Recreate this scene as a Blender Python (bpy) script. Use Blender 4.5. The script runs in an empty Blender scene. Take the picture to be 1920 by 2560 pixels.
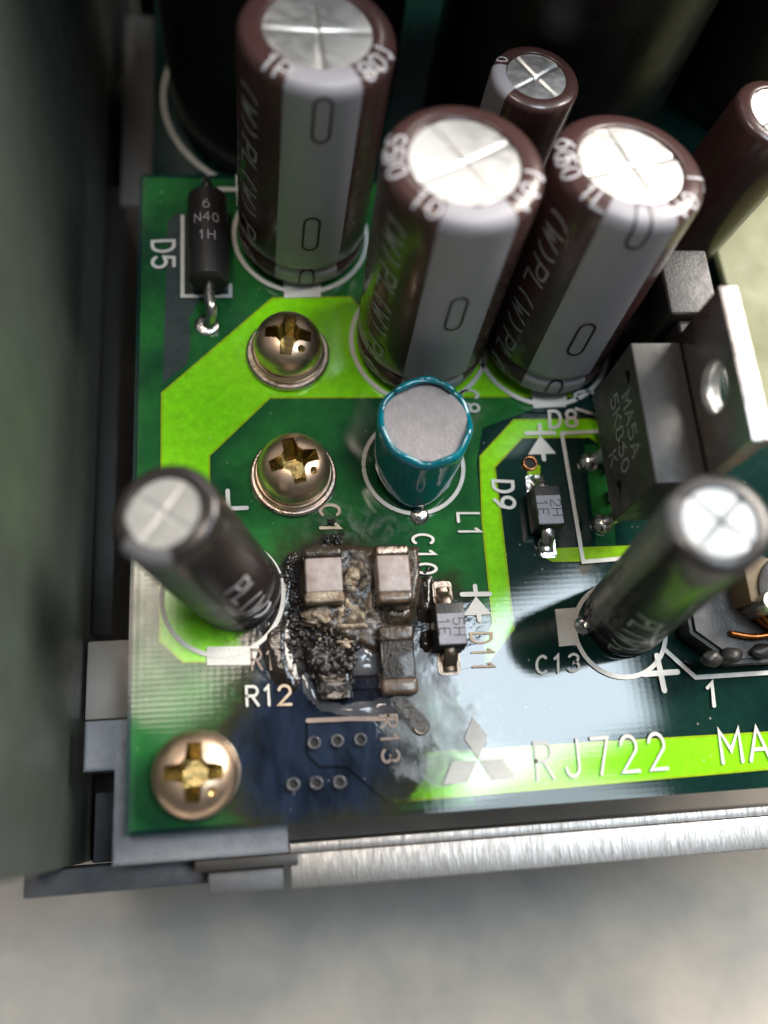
import bpy, bmesh, math, random
from mathutils import Vector, Matrix, Quaternion

# ------------------------------------------------------------------ camera, light, exposure
S = bpy.context.scene
COL = S.collection
PI = math.pi
random.seed(7)
CAM = Vector((1.002, 0.069, 5.975))                       # 1 unit = 1 cm; the board's top face is z = 0, its near left corner the origin
ROT = Matrix(((0.99174, -0.07042, 0.10756), (0.03156, 0.94526, 0.32479), (-0.12454, -0.31871, 0.93964)))  # world -> camera
FPX = 2176.95
cd = bpy.data.cameras.new('camera')
cam = bpy.data.objects.new('camera', cd); COL.objects.link(cam)
cam.matrix_world = Matrix.Translation(CAM) @ ROT.transposed().to_4x4()
cd.sensor_fit = 'HORIZONTAL'; cd.sensor_width = 36; cd.lens = FPX / 1920 * 36
cd.clip_start = 0.05; cd.clip_end = 400
cd.dof.use_dof = True; cd.dof.focus_distance = 6.25; cd.dof.aperture_fstop = 0.165
S.camera = cam

W = bpy.data.worlds.new('World'); S.world = W; W.use_nodes = True
W.node_tree.nodes['Background'].inputs[0].default_value = (0.93, 0.97, 1.0, 1)
W.node_tree.nodes['Background'].inputs[1].default_value = 0.055

def area_lamp(name, loc, target, sx, sy, power, color):
    l = bpy.data.lights.new(name, 'AREA'); l.shape = 'RECTANGLE'; l.size = sx; l.size_y = sy
    l.energy = power; l.color = color
    o = bpy.data.objects.new(name, l); COL.objects.link(o); o.location = loc
    o.rotation_euler = (Vector(target) - Vector(loc)).to_track_quat('-Z', 'Y').to_euler()
    return o
area_lamp('window_light', (14.2, 5.7, 40), (2, 2, 0), 8.5, 10.5, 3600, (0.77, 0.90, 1.0))
area_lamp('lower_window_light', (14.0, -2.1, 40), (2, 2, 0), 7.2, 11.0, 1450, (0.80, 0.91, 1.0))
area_lamp('warm_room_light', (-5.5, 10.2, 40), (1, 2, 0), 6.5, 7.5, 2500, (1.0, 0.86, 0.72))
area_lamp('far_window_light', (12, 84, 50), (2, 3, 0), 60, 50, 23000, (1.0, 0.96, 0.92))
area_lamp('side_fill_light', (58, 37, 50), (2, 2, 0), 38, 36, 82000, (1.0, 0.93, 0.84))  # added fill that lifts overall brightness, set outside the board's mirror angles
S.view_settings.view_transform = 'Standard'; S.view_settings.look = 'None'
S.view_settings.exposure = 0.7; S.view_settings.gamma = 1.0; S.view_settings.use_curve_mapping = False
S.cycles.use_denoising = True
S.cycles.max_bounces = 8

# ------------------------------------------------------------------ helpers
def at(x, y, z=0.0):
    """point of the horizontal plane z that the photograph shows at x, y (photo width 1659)"""
    k = 1920 / 1659
    r = ROT.transposed() @ Vector(((x * k - 960) / FPX, -(y * k - 1280) / FPX, -1))
    t = (CAM.z - z) / -r.z
    return CAM + r * t

def deep(x, y, d):
    """point at depth d in front of the lens that the photograph shows at x, y"""
    k = 1920 / 1659
    return CAM + ROT.transposed() @ Vector(((x * k - 960) / FPX, -(y * k - 1280) / FPX, -1)) * d

def node(nt, kind, **kw):
    n = nt.nodes.new(kind)
    for k, v in kw.items():
        if k.startswith('i_'):
            key = k[2:]
            n.inputs[int(key) if key.isdigit() else key.replace('_', ' ')].default_value = v
        else:
            setattr(n, k, v)
    return n

def mat(name, color=(.5, .5, .5), rough=.5, metal=0.0, var=0.15, scale=6.0, rvar=.1, bump=0.0, bscale=30.0, coat=0.0, color2=None,
        stretch=(1, 1, 1), ior=1.5, dust=0.0, trans=0.0, spec=.5):
    m = bpy.data.materials.new(name); m.use_nodes = True
    nt = m.node_tree; b = nt.nodes['Principled BSDF']; L = nt.links.new
    tc = node(nt, 'ShaderNodeTexCoord'); mp = node(nt, 'ShaderNodeMapping'); mp.inputs['Scale'].default_value = stretch
    L(tc.outputs['Object'], mp.inputs[0])
    n1 = node(nt, 'ShaderNodeTexNoise', i_Scale=scale, i_Detail=5.0, i_Roughness=.6); L(mp.outputs[0], n1.inputs['Vector'])
    ramp = node(nt, 'ShaderNodeMapRange', i_1=.3, i_2=.7); L(n1.outputs[0], ramp.inputs[0])
    mx = node(nt, 'ShaderNodeMix', data_type='RGBA')
    c2 = color2 or tuple(c * (1 - var) for c in color)
    mx.inputs[6].default_value = (*color, 1); mx.inputs[7].default_value = (*c2, 1)
    L(ramp.outputs[0], mx.inputs[0])
    out = mx.outputs[2]
    if dust > 0:
        v = node(nt, 'ShaderNodeTexVoronoi', i_Scale=24.0); L(tc.outputs['Object'], v.inputs['Vector'])
        n3 = node(nt, 'ShaderNodeTexNoise', i_Scale=9.0, i_Detail=2.0); L(tc.outputs['Object'], n3.inputs['Vector'])
        th = node(nt, 'ShaderNodeMapRange', i_1=.42, i_2=.75, i_3=.0, i_4=.17); L(n3.outputs[0], th.inputs[0])
        lt = node(nt, 'ShaderNodeMath', operation='LESS_THAN'); L(v.outputs['Distance'], lt.inputs[0]); L(th.outputs[0], lt.inputs[1])
        ml = node(nt, 'ShaderNodeMath', operation='MULTIPLY', i_1=dust); L(lt.outputs[0], ml.inputs[0])
        m2 = node(nt, 'ShaderNodeMix', data_type='RGBA'); m2.inputs[7].default_value = (.55, .52, .47, 1)
        L(ml.outputs[0], m2.inputs[0]); L(out, m2.inputs[6]); out = m2.outputs[2]
    L(out, b.inputs['Base Color'])
    rr = node(nt, 'ShaderNodeMapRange', i_1=.3, i_2=.7, i_3=max(.02, rough - rvar), i_4=min(1, rough + rvar)); L(n1.outputs[0], rr.inputs[0])
    L(rr.outputs[0], b.inputs['Roughness'])
    b.inputs['Metallic'].default_value = metal; b.inputs['IOR'].default_value = ior
    b.inputs['Coat Weight'].default_value = coat; b.inputs['Coat Roughness'].default_value = .08
    b.inputs['Specular IOR Level'].default_value = spec
    b.inputs['Transmission Weight'].default_value = trans
    if bump > 0:
        n2 = node(nt, 'ShaderNodeTexNoise', i_Scale=bscale, i_Detail=4.0); L(mp.outputs[0], n2.inputs['Vector'])
        bp = node(nt, 'ShaderNodeBump', i_Strength=bump, i_Distance=.02); L(n2.outputs[0], bp.inputs['Height'])
        L(bp.outputs[0], b.inputs['Normal'])
    return m

BURN = [at(735, 1400), at(690, 1610)]
def board_mat(name, ca, cb, soot, rough=.055, bump=.5):
    """solder mask: weave of the glass cloth, soot with a painted-in blue reflection round the burn, matt heat haze, dust"""
    m = bpy.data.materials.new(name); m.use_nodes = True
    nt = m.node_tree; b = nt.nodes['Principled BSDF']; L = nt.links.new
    tc = node(nt, 'ShaderNodeTexCoord')
    big = node(nt, 'ShaderNodeTexNoise', i_Scale=1.3, i_Detail=3.0); L(tc.outputs['Object'], big.inputs['Vector'])
    br = node(nt, 'ShaderNodeMapRange', i_1=.38, i_2=.62); L(big.outputs[0], br.inputs[0])
    base = node(nt, 'ShaderNodeMix', data_type='RGBA'); base.inputs[6].default_value = (*ca, 1); base.inputs[7].default_value = (*cb, 1)
    L(br.outputs[0], base.inputs[0])
    fnz = node(nt, 'ShaderNodeTexNoise', i_Scale=14.0, i_Detail=6.0, i_Roughness=.7); L(tc.outputs['Object'], fnz.inputs['Vector'])
    fmr = node(nt, 'ShaderNodeMapRange', i_1=.25, i_2=.75, i_3=.78, i_4=1.2); L(fnz.outputs[0], fmr.inputs[0])
    bsc = node(nt, 'ShaderNodeVectorMath', operation='SCALE'); L(base.outputs[2], bsc.inputs[0]); L(fmr.outputs[0], bsc.inputs['Scale'])
    # position warped by noise, for every stain
    wn = node(nt, 'ShaderNodeTexNoise', i_Scale=3.2, i_Detail=6.0, i_Roughness=.65); L(tc.outputs['Object'], wn.inputs['Vector'])
    wv = node(nt, 'ShaderNodeVectorMath', operation='MULTIPLY_ADD'); wv.inputs[1].default_value = (.5, .5, 0); L(wn.outputs['Color'], wv.inputs[0]); L(tc.outputs['Object'], wv.inputs[2])
    def blob(x, y, rx, ry, lo, hi):
        mp = node(nt, 'ShaderNodeMapping', vector_type='TEXTURE'); mp.inputs['Location'].default_value = (x + .25, y + .25, 0); mp.inputs['Scale'].default_value = (rx, ry, 1e6)
        L(wv.outputs[0], mp.inputs[0])
        ln = node(nt, 'ShaderNodeVectorMath', operation='LENGTH'); L(mp.outputs[0], ln.inputs[0])
        mr = node(nt, 'ShaderNodeMapRange', interpolation_type='SMOOTHSTEP', i_1=lo, i_2=hi, i_3=1.0, i_4=0.0); L(ln.outputs['Value'], mr.inputs[0])
        return mr.outputs[0]
    def union(a):
        o = a[0]
        for q in a[1:]:
            n = node(nt, 'ShaderNodeMath', operation='MAXIMUM'); L(o, n.inputs[0]); L(q, n.inputs[1]); o = n.outputs[0]
        return o
    p1, p2, p3, p4 = at(715, 1390), at(690, 1625), at(960, 1370), at(900, 1500)
    sm = union([blob(p1.x, p1.y, .76, .84, .5, 1.15), blob(p2.x, p2.y, .80, .62, .35, 1.3), blob(p3.x, p3.y, .30, .46, .4, 1.2)])
    cz = at(740, 1330)
    hot = blob(cz.x, cz.y, .70, .62, .5, 1.1)
    sc_ = node(nt, 'ShaderNodeMix', data_type='RGBA'); sc_.inputs[6].default_value = (*soot, 1); sc_.inputs[7].default_value = (.013, .010, .008, 1); L(hot, sc_.inputs[0])  # soot; the blue cast of reflected sky is put into its colour
    sv = node(nt, 'ShaderNodeTexNoise', i_Scale=5.0, i_Detail=5.0, i_Distortion=.8)
    svm = node(nt, 'ShaderNodeMapping'); svm.inputs['Scale'].default_value = (1.6, .6, 1); L(tc.outputs['Object'], svm.inputs[0]); L(svm.outputs[0], sv.inputs['Vector'])
    svr = node(nt, 'ShaderNodeMapRange', i_1=.3, i_2=.75, i_3=.5, i_4=1.8); L(sv.outputs[0], svr.inputs[0])
    sx = node(nt, 'ShaderNodeVectorMath', operation='SCALE'); L(sc_.outputs[2], sx.inputs[0]); L(svr.outputs[0], sx.inputs['Scale'])
    fr_ = node(nt, 'ShaderNodeMapRange', i_1=0.0, i_2=.45); L(sm, fr_.inputs[0])
    dk_ = node(nt, 'ShaderNodeMapRange', i_1=.35, i_2=.9); L(sm, dk_.inputs[0])
    m1 = node(nt, 'ShaderNodeMix', data_type='RGBA'); m1.inputs[7].default_value = (.028, .030, .014, 1)
    L(fr_.outputs[0], m1.inputs[0]); L(bsc.outputs[0], m1.inputs[6])
    mx = node(nt, 'ShaderNodeMix', data_type='RGBA'); L(sx.outputs[0], mx.inputs[7])
    L(dk_.outputs[0], mx.inputs[0]); L(m1.outputs[2], mx.inputs[6])
    rc = at(925, 1560)
    res = blob(rc.x, rc.y, .36, .52, .80, .93)
    rm = node(nt, 'ShaderNodeMix', data_type='RGBA'); rm.inputs[7].default_value = (.055, .050, .040, 1)
    rsn = node(nt, 'ShaderNodeTexNoise', i_Scale=6.0, i_Detail=6.0, i_Distortion=.7); L(tc.outputs['Object'], rsn.inputs['Vector'])
    rsr = node(nt, 'ShaderNodeMapRange', i_1=.35, i_2=.7, i_3=.15, i_4=.9); L(rsn.outputs[0], rsr.inputs[0])
    rsm = node(nt, 'ShaderNodeMath', operation='MULTIPLY'); L(res, rsm.inputs[0]); L(rsr.outputs[0], rsm.inputs[1])
    L(rsm.outputs[0], rm.inputs[0]); L(mx.outputs[2], rm.inputs[6]); mx = rm
    # pale flux haze round the burn
    h1, h2, h3 = at(760, 1125), at(985, 1560), at(600, 1440)
    hz = union([blob(h1.x, h1.y, .55, .22, .2, 1.1), blob(h2.x, h2.y, .42, .36, .3, 1.1), blob(h3.x, h3.y, .34, .2, .2, 1.1)])
    hn = node(nt, 'ShaderNodeTexNoise', i_Scale=7.0, i_Detail=6.0, i_Distortion=1.6); L(tc.outputs['Object'], hn.inputs['Vector'])
    hr = node(nt, 'ShaderNodeMapRange', i_1=.42, i_2=.66, i_4=.24); L(hn.outputs[0], hr.inputs[0])
    hm = node(nt, 'ShaderNodeMath', operation='MULTIPLY'); L(hz, hm.inputs[0]); L(hr.outputs[0], hm.inputs[1])
    m3 = node(nt, 'ShaderNodeMix', data_type='RGBA'); m3.inputs[7].default_value = (.36, .38, .34, 1)
    L(hm.outputs[0], m3.inputs[0]); L(mx.outputs[2], m3.inputs[6])
    # dust
    v = node(nt, 'ShaderNodeTexVoronoi', i_Scale=11.0); L(tc.outputs['Object'], v.inputs['Vector'])
    th = node(nt, 'ShaderNodeMapRange', i_1=.45, i_2=.75, i_3=0.02, i_4=.13); L(wn.outputs[0], th.inputs[0])
    lt = node(nt, 'ShaderNodeMath', operation='LESS_THAN'); L(v.outputs['Distance'], lt.inputs[0]); L(th.outputs[0], lt.inputs[1])
    dm = node(nt, 'ShaderNodeMath', operation='MULTIPLY', i_1=.5); L(lt.outputs[0], dm.inputs[0])
    m4 = node(nt, 'ShaderNodeMix', data_type='RGBA'); m4.inputs[7].default_value = (.5, .5, .45, 1)
    L(dm.outputs[0], m4.inputs[0]); L(m3.outputs[2], m4.inputs[6])
    L(m4.outputs[2], b.inputs['Base Color'])
    # gloss
    q1 = at(385, 1360)
    rg = blob(q1.x, q1.y, .5, .75, .3, 1.2)
    rh = node(nt, 'ShaderNodeMath', operation='MULTIPLY', i_1=.32); L(hm.outputs[0], rh.inputs[0])
    rq0 = node(nt, 'ShaderNodeMath', operation='MAXIMUM'); L(rg, rq0.inputs[0]); L(rh.outputs[0], rq0.inputs[1])
    rq = node(nt, 'ShaderNodeMath', operation='MULTIPLY_ADD', i_1=1.3); L(rsm.outputs[0], rq.inputs[0]); L(rq0.outputs[0], rq.inputs[2])
    rn = node(nt, 'ShaderNodeMapRange', i_3=rough, i_4=.26); L(rq.outputs[0], rn.inputs[0])
    ra = node(nt, 'ShaderNodeMath', operation='MULTIPLY_ADD', i_1=.07); L(wn.outputs[0], ra.inputs[0]); L(rn.outputs[0], ra.inputs[2])
    rs = node(nt, 'ShaderNodeMath', operation='SUBTRACT', i_1=.035); L(ra.outputs[0], rs.inputs[0])
    L(rs.outputs[0], b.inputs['Roughness'])
    # weave
    wx = node(nt, 'ShaderNodeTexWave', bands_direction='X', i_Scale=6.5, i_Distortion=.5, i_Detail=2.0); L(tc.outputs['Object'], wx.inputs['Vector'])
    wy = node(nt, 'ShaderNodeTexWave', bands_direction='Y', i_Scale=8.5, i_Distortion=.7, i_Detail=2.0); L(tc.outputs['Object'], wy.inputs['Vector'])
    ad = node(nt, 'ShaderNodeMath', operation='ADD'); L(wx.outputs['Fac'], ad.inputs[0]); L(wy.outputs['Fac'], ad.inputs[1])
    a2 = node(nt, 'ShaderNodeMath', operation='MULTIPLY_ADD', i_1=3.0); L(wn.outputs[0], a2.inputs[0]); L(ad.outputs[0], a2.inputs[2])
    bs = node(nt, 'ShaderNodeMapRange', i_3=.007 * bump, i_4=.075 * bump); L(rg, bs.inputs[0])
    bm_ = node(nt, 'ShaderNodeBump', i_Distance=.006); L(bs.outputs[0], bm_.inputs['Strength']); L(a2.outputs[0], bm_.inputs['Height'])
    sb = node(nt, 'ShaderNodeTexNoise', i_Scale=4.5, i_Detail=5.0); L(tc.outputs['Object'], sb.inputs['Vector'])
    ss = node(nt, 'ShaderNodeMath', operation='MULTIPLY', i_1=.2); L(sm, ss.inputs[0])
    b2 = node(nt, 'ShaderNodeBump', i_Distance=.03); L(ss.outputs[0], b2.inputs['Strength']); L(sb.outputs[0], b2.inputs['Height']); L(bm_.outputs[0], b2.inputs['Normal'])
    L(b2.outputs[0], b.inputs['Normal'])
    b.inputs['IOR'].default_value = 1.52
    return m

M = {}
M['mask'] = board_mat('solder_mask_bare_laminate', (.003, .018, .017), (.005, .030, .022), (.009, .015, .030))
M['pour'] = board_mat('solder_mask_over_ground_copper', (.007, .055, .022), (.022, .155, .032), (.009, .015, .030))
M['lime'] = board_mat('solder_mask_over_copper', (.20, .66, .007), (.26, .70, .013), (.011, .018, .034))
M['olive_lime'] = board_mat('solder_mask_over_thin_copper', (.22, .46, .010), (.25, .48, .012), (.02, .02, .02))
M['trace_edge'] = board_mat('mask_step', (.26, .44, .010), (.30, .46, .012), (.004, .006, .010))
M['slate'] = board_mat('solder_mask_bare', (.036, .052, .050), (.046, .064, .060), (.01, .012, .016))
M['fr4'] = mat('fr4_edge', (.20, .26, .06), .55, var=.4, scale=14, bump=.4, bscale=40)
M['silk_logo'] = mat('silkscreen_grey', (.56, .56, .53), .5, var=.1, scale=18)
M['silk'] = mat('silkscreen_white', (.66, .65, .61), .5, var=.1, scale=18, bump=.2, bscale=60)
M['silk_burnt'] = mat('silkscreen_scorched', (.42, .27, .15), .5, color2=(.66, .56, .44), scale=9)
M['silk_dim'] = mat('silkscreen_sooty', (.17, .12, .095), .45, color2=(.30, .23, .18), scale=10)
M['solder'] = mat('solder', (.72, .70, .67), .22, 1.0, var=.25, scale=14, bump=.3, bscale=25)
M['solder_burnt'] = mat('scorched_solder', (.44, .35, .28), .34, 1.0, var=.55, scale=12, bump=.5, bscale=22)
M['copper'] = mat('copper', (.70, .30, .13), .3, 1.0, var=.2)
M['hole'] = mat('drilled_hole', (.012, .011, .010), .7)
M['sleeve_black'] = mat('black_sleeve', (.020, .015, .015), .3, var=.25, scale=5, rvar=.05, coat=.2, dust=.28, bump=.06, bscale=12)
M['stripe_dark'] = mat('dull_grey_stripe', (.15, .15, .155), .4, var=.1, scale=8, dust=.1)
M['sleeve'] = mat('brown_sleeve', (.080, .038, .036), .28, var=.25, scale=5, rvar=.05, coat=.3, dust=.28, bump=.06, bscale=12)
M['stripe'] = mat('lavender_grey_stripe', (.39, .375, .415), .40, var=.06, scale=8, dust=.1, bump=.05, bscale=14)
M['print'] = mat('grey_print', (.40, .39, .41), .4, var=.15, scale=16)
M['print_w'] = mat('white_print', (.66, .64, .68), .4, var=.1, scale=16)
M['mark'] = mat('dark_print', (.035, .026, .028), .4)
M['alu'] = mat('capacitor_aluminium', (.82, .82, .81), .42, 1.0, var=.08, scale=9, rvar=.08, bump=.07, bscale=8, stretch=(1, 2, 1))
M['alu_dimmed'] = mat('dimmed_aluminium', (.40, .42, .44), .46, 1.0, color2=(.30, .32, .335), scale=7, rvar=.06, bump=.1, bscale=8)  # aluminium darkened in its colour to hold down a blown-out reflection
M['rubber'] = mat('rubber_bung', (.02, .02, .02), .6)
M['lead'] = mat('tinned_lead', (.62, .61, .59), .3, 1.0, var=.2, scale=14)
M['brass'] = mat('chromated_steel', (.86, .64, .44), .38, 1.0, color2=(.60, .43, .33), scale=8, bump=.14, bscale=14, rvar=.07)
M['recess'] = mat('yellow_chromate', (.46, .34, .15), .3, 1.0, color2=(.24, .22, .10), scale=9, bump=.2, bscale=16)
M['washer'] = mat('washer_steel', (.66, .52, .42), .3, 1.0, color2=(.58, .52, .48), scale=9, bump=.15, bscale=20)
M['teal'] = mat('teal_shrink', (.0, .18, .24), .16, var=.35, scale=7, coat=.6, bump=.25, bscale=7, rvar=.05)
M['ferrite'] = mat('grey_ferrite', (.30, .28, .29), .62, var=.18, scale=12, bump=.35, bscale=40, dust=.12)
M['black'] = mat('black_epoxy', (.028, .026, .026), .42, var=.3, scale=10, dust=.22, bump=.12, bscale=50)
M['diode_top'] = mat('grey_epoxy_face', (.26, .25, .29), .38, var=.1, scale=14, bump=.1, bscale=50)
M['pack'] = mat('transistor_epoxy', (.056, .052, .049), .46, var=.2, scale=8, dust=.3, bump=.12, bscale=60)
M['tab'] = mat('tab_metal', (.52, .47, .45), .32, 1.0, var=.15, scale=8, bump=.12, bscale=30)
M['mauve'] = mat('mauve_ceramic', (.37, .32, .315), .42, color2=(.19, .135, .11), scale=8, bump=.15, bscale=30)
M['brown_cer'] = mat('scorched_ceramic', (.045, .03, .02), .4, color2=(.15, .10, .065), scale=9, bump=.4, bscale=25, coat=.4)
M['char'] = mat('char', (.007, .006, .006), .22, color2=(.018, .014, .012), scale=14, bump=.8, bscale=50, coat=.25)
M['ash'] = mat('ash', (.46, .39, .29), .6, color2=(.13, .08, .05), scale=13, bump=.9, bscale=45)
M['sooty'] = mat('grey_slag', (.11, .10, .09), .2, color2=(.03, .026, .022), scale=10, coat=.5)
M['tar'] = mat('burnt_tar', (.008, .007, .006), .14, color2=(.022, .016, .012), scale=8, bump=.4, bscale=14, rvar=.06)
M['resin'] = mat('baked_resin', (.018, .013, .009), .26, color2=(.060, .042, .028), scale=6, bump=.7, bscale=24, coat=.15)
M['blister'] = mat('blistered_mask', (.05, .055, .065), .10, color2=(.12, .12, .13), scale=6, bump=.35, bscale=7, rvar=.05)
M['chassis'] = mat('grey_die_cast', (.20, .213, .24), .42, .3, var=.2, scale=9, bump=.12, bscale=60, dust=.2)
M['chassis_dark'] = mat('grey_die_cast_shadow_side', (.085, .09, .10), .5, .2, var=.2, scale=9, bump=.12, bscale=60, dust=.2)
M['rail'] = mat('brushed_aluminium', (.46, .45, .44), .42, 1.0, var=.5, scale=5, bump=.14, bscale=9, stretch=(12, 1.5, 1))
M['wall'] = mat('grey_green_panel', (.052, .062, .054), .45, var=.3, scale=2.5, stretch=(1, 1.2, 1), dust=.25)
M['darkwall'] = mat('dark_brown_panel', (.020, .017, .015), .5, var=.3, scale=2.5)
M['bigcap'] = mat('black_can_sleeve', (.010, .010, .010), .34, var=.2, scale=4, dust=.15)
M['olive'] = mat('olive_insulator', (.19, .20, .075), .5, var=.12, scale=2.5, dust=.1)
M['pinkmetal'] = mat('pale_sheet_metal', (.60, .54, .48), .5, .5, var=.12, scale=5)
M['postmetal'] = mat('dull_sheet_metal', (.22, .20, .185), .6, .3, var=.12, scale=5)
M['cloth'] = mat('woven_cloth', (.68, .62, .545), .9, color2=(.38, .385, .375), scale=.8, bump=.6, bscale=9, spec=.1)
M['enamel'] = mat('enamelled_copper', (.45, .15, .04), .25, .9, var=.2)
M['tan'] = mat('tan_paper', (.17, .125, .065), .6, var=.15)

def link(name, me, m, parent=None, smooth=True):
    o = bpy.data.objects.new(name, me); COL.objects.link(o)
    if m is not None:
        me.materials.clear(); me.materials.append(m)
    if smooth is True:
        me.polygons.foreach_set('use_smooth', [True] * len(me.polygons))
    elif smooth:
        me.polygons.foreach_set('use_smooth', [True] * len(me.polygons))
        me.set_sharp_from_angle(angle=math.radians(smooth))
    if parent is not None:
        o.parent = parent
    return o

def mesh(verts, faces, name='m'):
    me = bpy.data.meshes.new(name); me.from_pydata([tuple(v) for v in verts], [], faces); me.update()
    return me

def tag(o, label, cat, group=None, kind=None):
    if label: o['label'] = label
    if cat: o['category'] = cat
    if group: o['group'] = group
    if kind: o['kind'] = kind
    return o

def thing(name, label, cat, loc=(0, 0, 0), group=None, quat=None):
    o = bpy.data.objects.new(name, None); COL.objects.link(o); o.empty_display_size = .1
    o.location = loc
    if quat is not None:
        o.rotation_mode = 'QUATERNION'; o.rotation_quaternion = quat
    return tag(o, label, cat, group)

def lathe(prof, seg=48, wob=None, off=(0, 0, 0)):
    v, f = [], []
    n = len(prof)
    for i in range(seg):
        a = 2 * PI * i / seg
        for j, (r, z) in enumerate(prof):
            k = wob(a, j, r, z) if wob else (r, z)
            v.append((k[0] * math.cos(a) + off[0], k[0] * math.sin(a) + off[1], k[1] + off[2]))
    for i in range(seg):
        i2 = (i + 1) % seg
        for j in range(n - 1):
            f.append((i * n + j, i2 * n + j, i2 * n + j + 1, i * n + j + 1))
    return mesh(v, f)

def disc_grid(r, fn, rings=18, seg=72):
    v = [(0, 0, fn(0, 0))]; f = []
    for i in range(1, rings + 1):
        for k in range(seg):
            a = 2 * PI * k / seg; q = r * i / rings
            x, y = q * math.cos(a), q * math.sin(a); v.append((x, y, fn(x, y)))
    for k in range(seg): f.append((0, 1 + k, 1 + (k + 1) % seg))
    for i in range(rings - 1):
        for k in range(seg):
            a0 = 1 + i * seg + k; a1 = 1 + i * seg + (k + 1) % seg
            f.append((a0, a0 + seg, a1 + seg, a1))
    return mesh(v, f)

def box(x0, x1, y0, y1, z0, z1, bev=.01, seg=2, taper=0.0):
    bm = bmesh.new(); bmesh.ops.create_cube(bm, size=1)
    for v in bm.verts:
        t = taper if v.co.z > 0 else 0
        v.co = Vector(((x0 + x1) / 2 + v.co.x * (x1 - x0 - 2 * t), (y0 + y1) / 2 + v.co.y * (y1 - y0 - 2 * t), (z0 + z1) / 2 + v.co.z * (z1 - z0)))
    if bev > 0: bmesh.ops.bevel(bm, geom=list(bm.edges), offset=bev, segments=seg, affect='EDGES', profile=.6)
    me = bpy.data.meshes.new('b'); bm.to_mesh(me); bm.free(); return me

def prism(pts, z0, z1, bev=0.0):
    """pts: 2D outline (either winding) -> closed slab"""
    a = sum(pts[i][0] * pts[(i + 1) % len(pts)][1] - pts[(i + 1) % len(pts)][0] * pts[i][1] for i in range(len(pts)))
    if a < 0: pts = pts[::-1]
    bm = bmesh.new()
    vs = [bm.verts.new((p[0], p[1], z0)) for p in pts]
    f = bm.faces.new(vs)
    r = bmesh.ops.extrude_face_region(bm, geom=[f])
    for e in r['geom']:
        if isinstance(e, bmesh.types.BMVert): e.co.z = z1
    bmesh.ops.recalc_face_normals(bm, faces=bm.faces)
    if bev > 0:
        ed = [e for e in bm.edges if all(abs(v.co.z - z1) < 1e-6 for v in e.verts)]
        bmesh.ops.bevel(bm, geom=ed, offset=bev, segments=2, affect='EDGES')
    bmesh.ops.triangulate(bm, faces=[f for f in bm.faces if len(f.verts) > 4])
    me = bpy.data.meshes.new('p'); bm.to_mesh(me); bm.free(); return me

def tube(path, rad, seg=12):
    v, f = [], []
    path = [Vector(p) for p in path]; n = len(path)
    rr = rad if isinstance(rad, (list, tuple)) else [rad] * n
    up = Vector((0, 0, 1))
    for i, p in enumerate(path):
        d = (path[min(i + 1, n - 1)] - path[max(i - 1, 0)]).normalized()
        a = d.cross(up if abs(d.z) < .95 else Vector((1, 0, 0))).normalized(); b = d.cross(a)
        for k in range(seg):
            t = 2 * PI * k / seg; v.append(p + (a * math.cos(t) + b * math.sin(t)) * rr[i])
    for i in range(n - 1):
        for k in range(seg):
            k2 = (k + 1) % seg; f.append((i * seg + k, i * seg + k2, (i + 1) * seg + k2, (i + 1) * seg + k))
    f.append(tuple(range(seg))[::-1]); f.append(tuple((n - 1) * seg + k for k in range(seg)))
    return mesh(v, f)

def smooth_path(pts, n=6):
    pts = [Vector(p) for p in pts]; out = []
    for i in range(len(pts) - 1):
        p0, p1, p2, p3 = pts[max(i - 1, 0)], pts[i], pts[i + 1], pts[min(i + 2, len(pts) - 1)]
        for k in range(n):
            t = k / n
            out.append(.5 * ((2 * p1) + (p2 - p0) * t + (2 * p0 - 5 * p1 + 4 * p2 - p3) * t * t + (3 * p1 - p0 - 3 * p2 + p3) * t ** 3))
    out.append(pts[-1]); return out

def lump(cx, cy, cz, rx, ry, rz, amp=.25, sub=3, seed=0, mat_name=None):
    bm = bmesh.new(); bmesh.ops.create_icosphere(bm, subdivisions=sub, radius=1)
    rnd = random.Random(seed); ph = [(Vector((rnd.gauss(0, 1), rnd.gauss(0, 1), rnd.gauss(0, 1))) * 2.4, rnd.random() * 6) for _ in range(7)]
    for v in bm.verts:
        n = v.co.copy(); k = 1 + amp * sum(math.sin(n.dot(d) + p) for d, p in ph) / 3.0
        v.co = Vector((cx + n.x * k * rx, cy + n.y * k * ry, cz + n.z * k * rz))
    me = bpy.data.meshes.new('l'); bm.to_mesh(me); bm.free(); return me

def join(meshes):
    bm = bmesh.new()
    for m_ in meshes: bm.from_mesh(m_)
    me = bpy.data.meshes.new('j'); bm.to_mesh(me); bm.free()
    for m_ in meshes: bpy.data.meshes.remove(m_)
    return me

def boolean_cut(me, cutters):
    """plain mesh result of me minus the cutters"""
    a = bpy.data.objects.new('t', me); COL.objects.link(a); tmp = []
    for c in cutters:
        o = bpy.data.objects.new('t', c); COL.objects.link(o); tmp.append(o)
        md = a.modifiers.new('b', 'BOOLEAN'); md.operation = 'DIFFERENCE'; md.object = o; md.solver = 'EXACT'
    dg = bpy.context.evaluated_depsgraph_get()
    r = bpy.data.meshes.new_from_object(a.evaluated_get(dg))
    for o in tmp + [a]: bpy.data.objects.remove(o)
    return r

def split_by(me, pred):
    """two meshes: faces where pred(center, normal) and the rest"""
    out = []
    for want in (True, False):
        bm = bmesh.new(); bm.from_mesh(me)
        kill = [f for f in bm.faces if bool(pred(f.calc_center_median(), f.normal)) != want]
        bmesh.ops.delete(bm, geom=kill, context='FACES')
        m2 = bpy.data.meshes.new('s'); bm.to_mesh(m2); bm.free(); out.append(m2)
    return out

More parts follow.
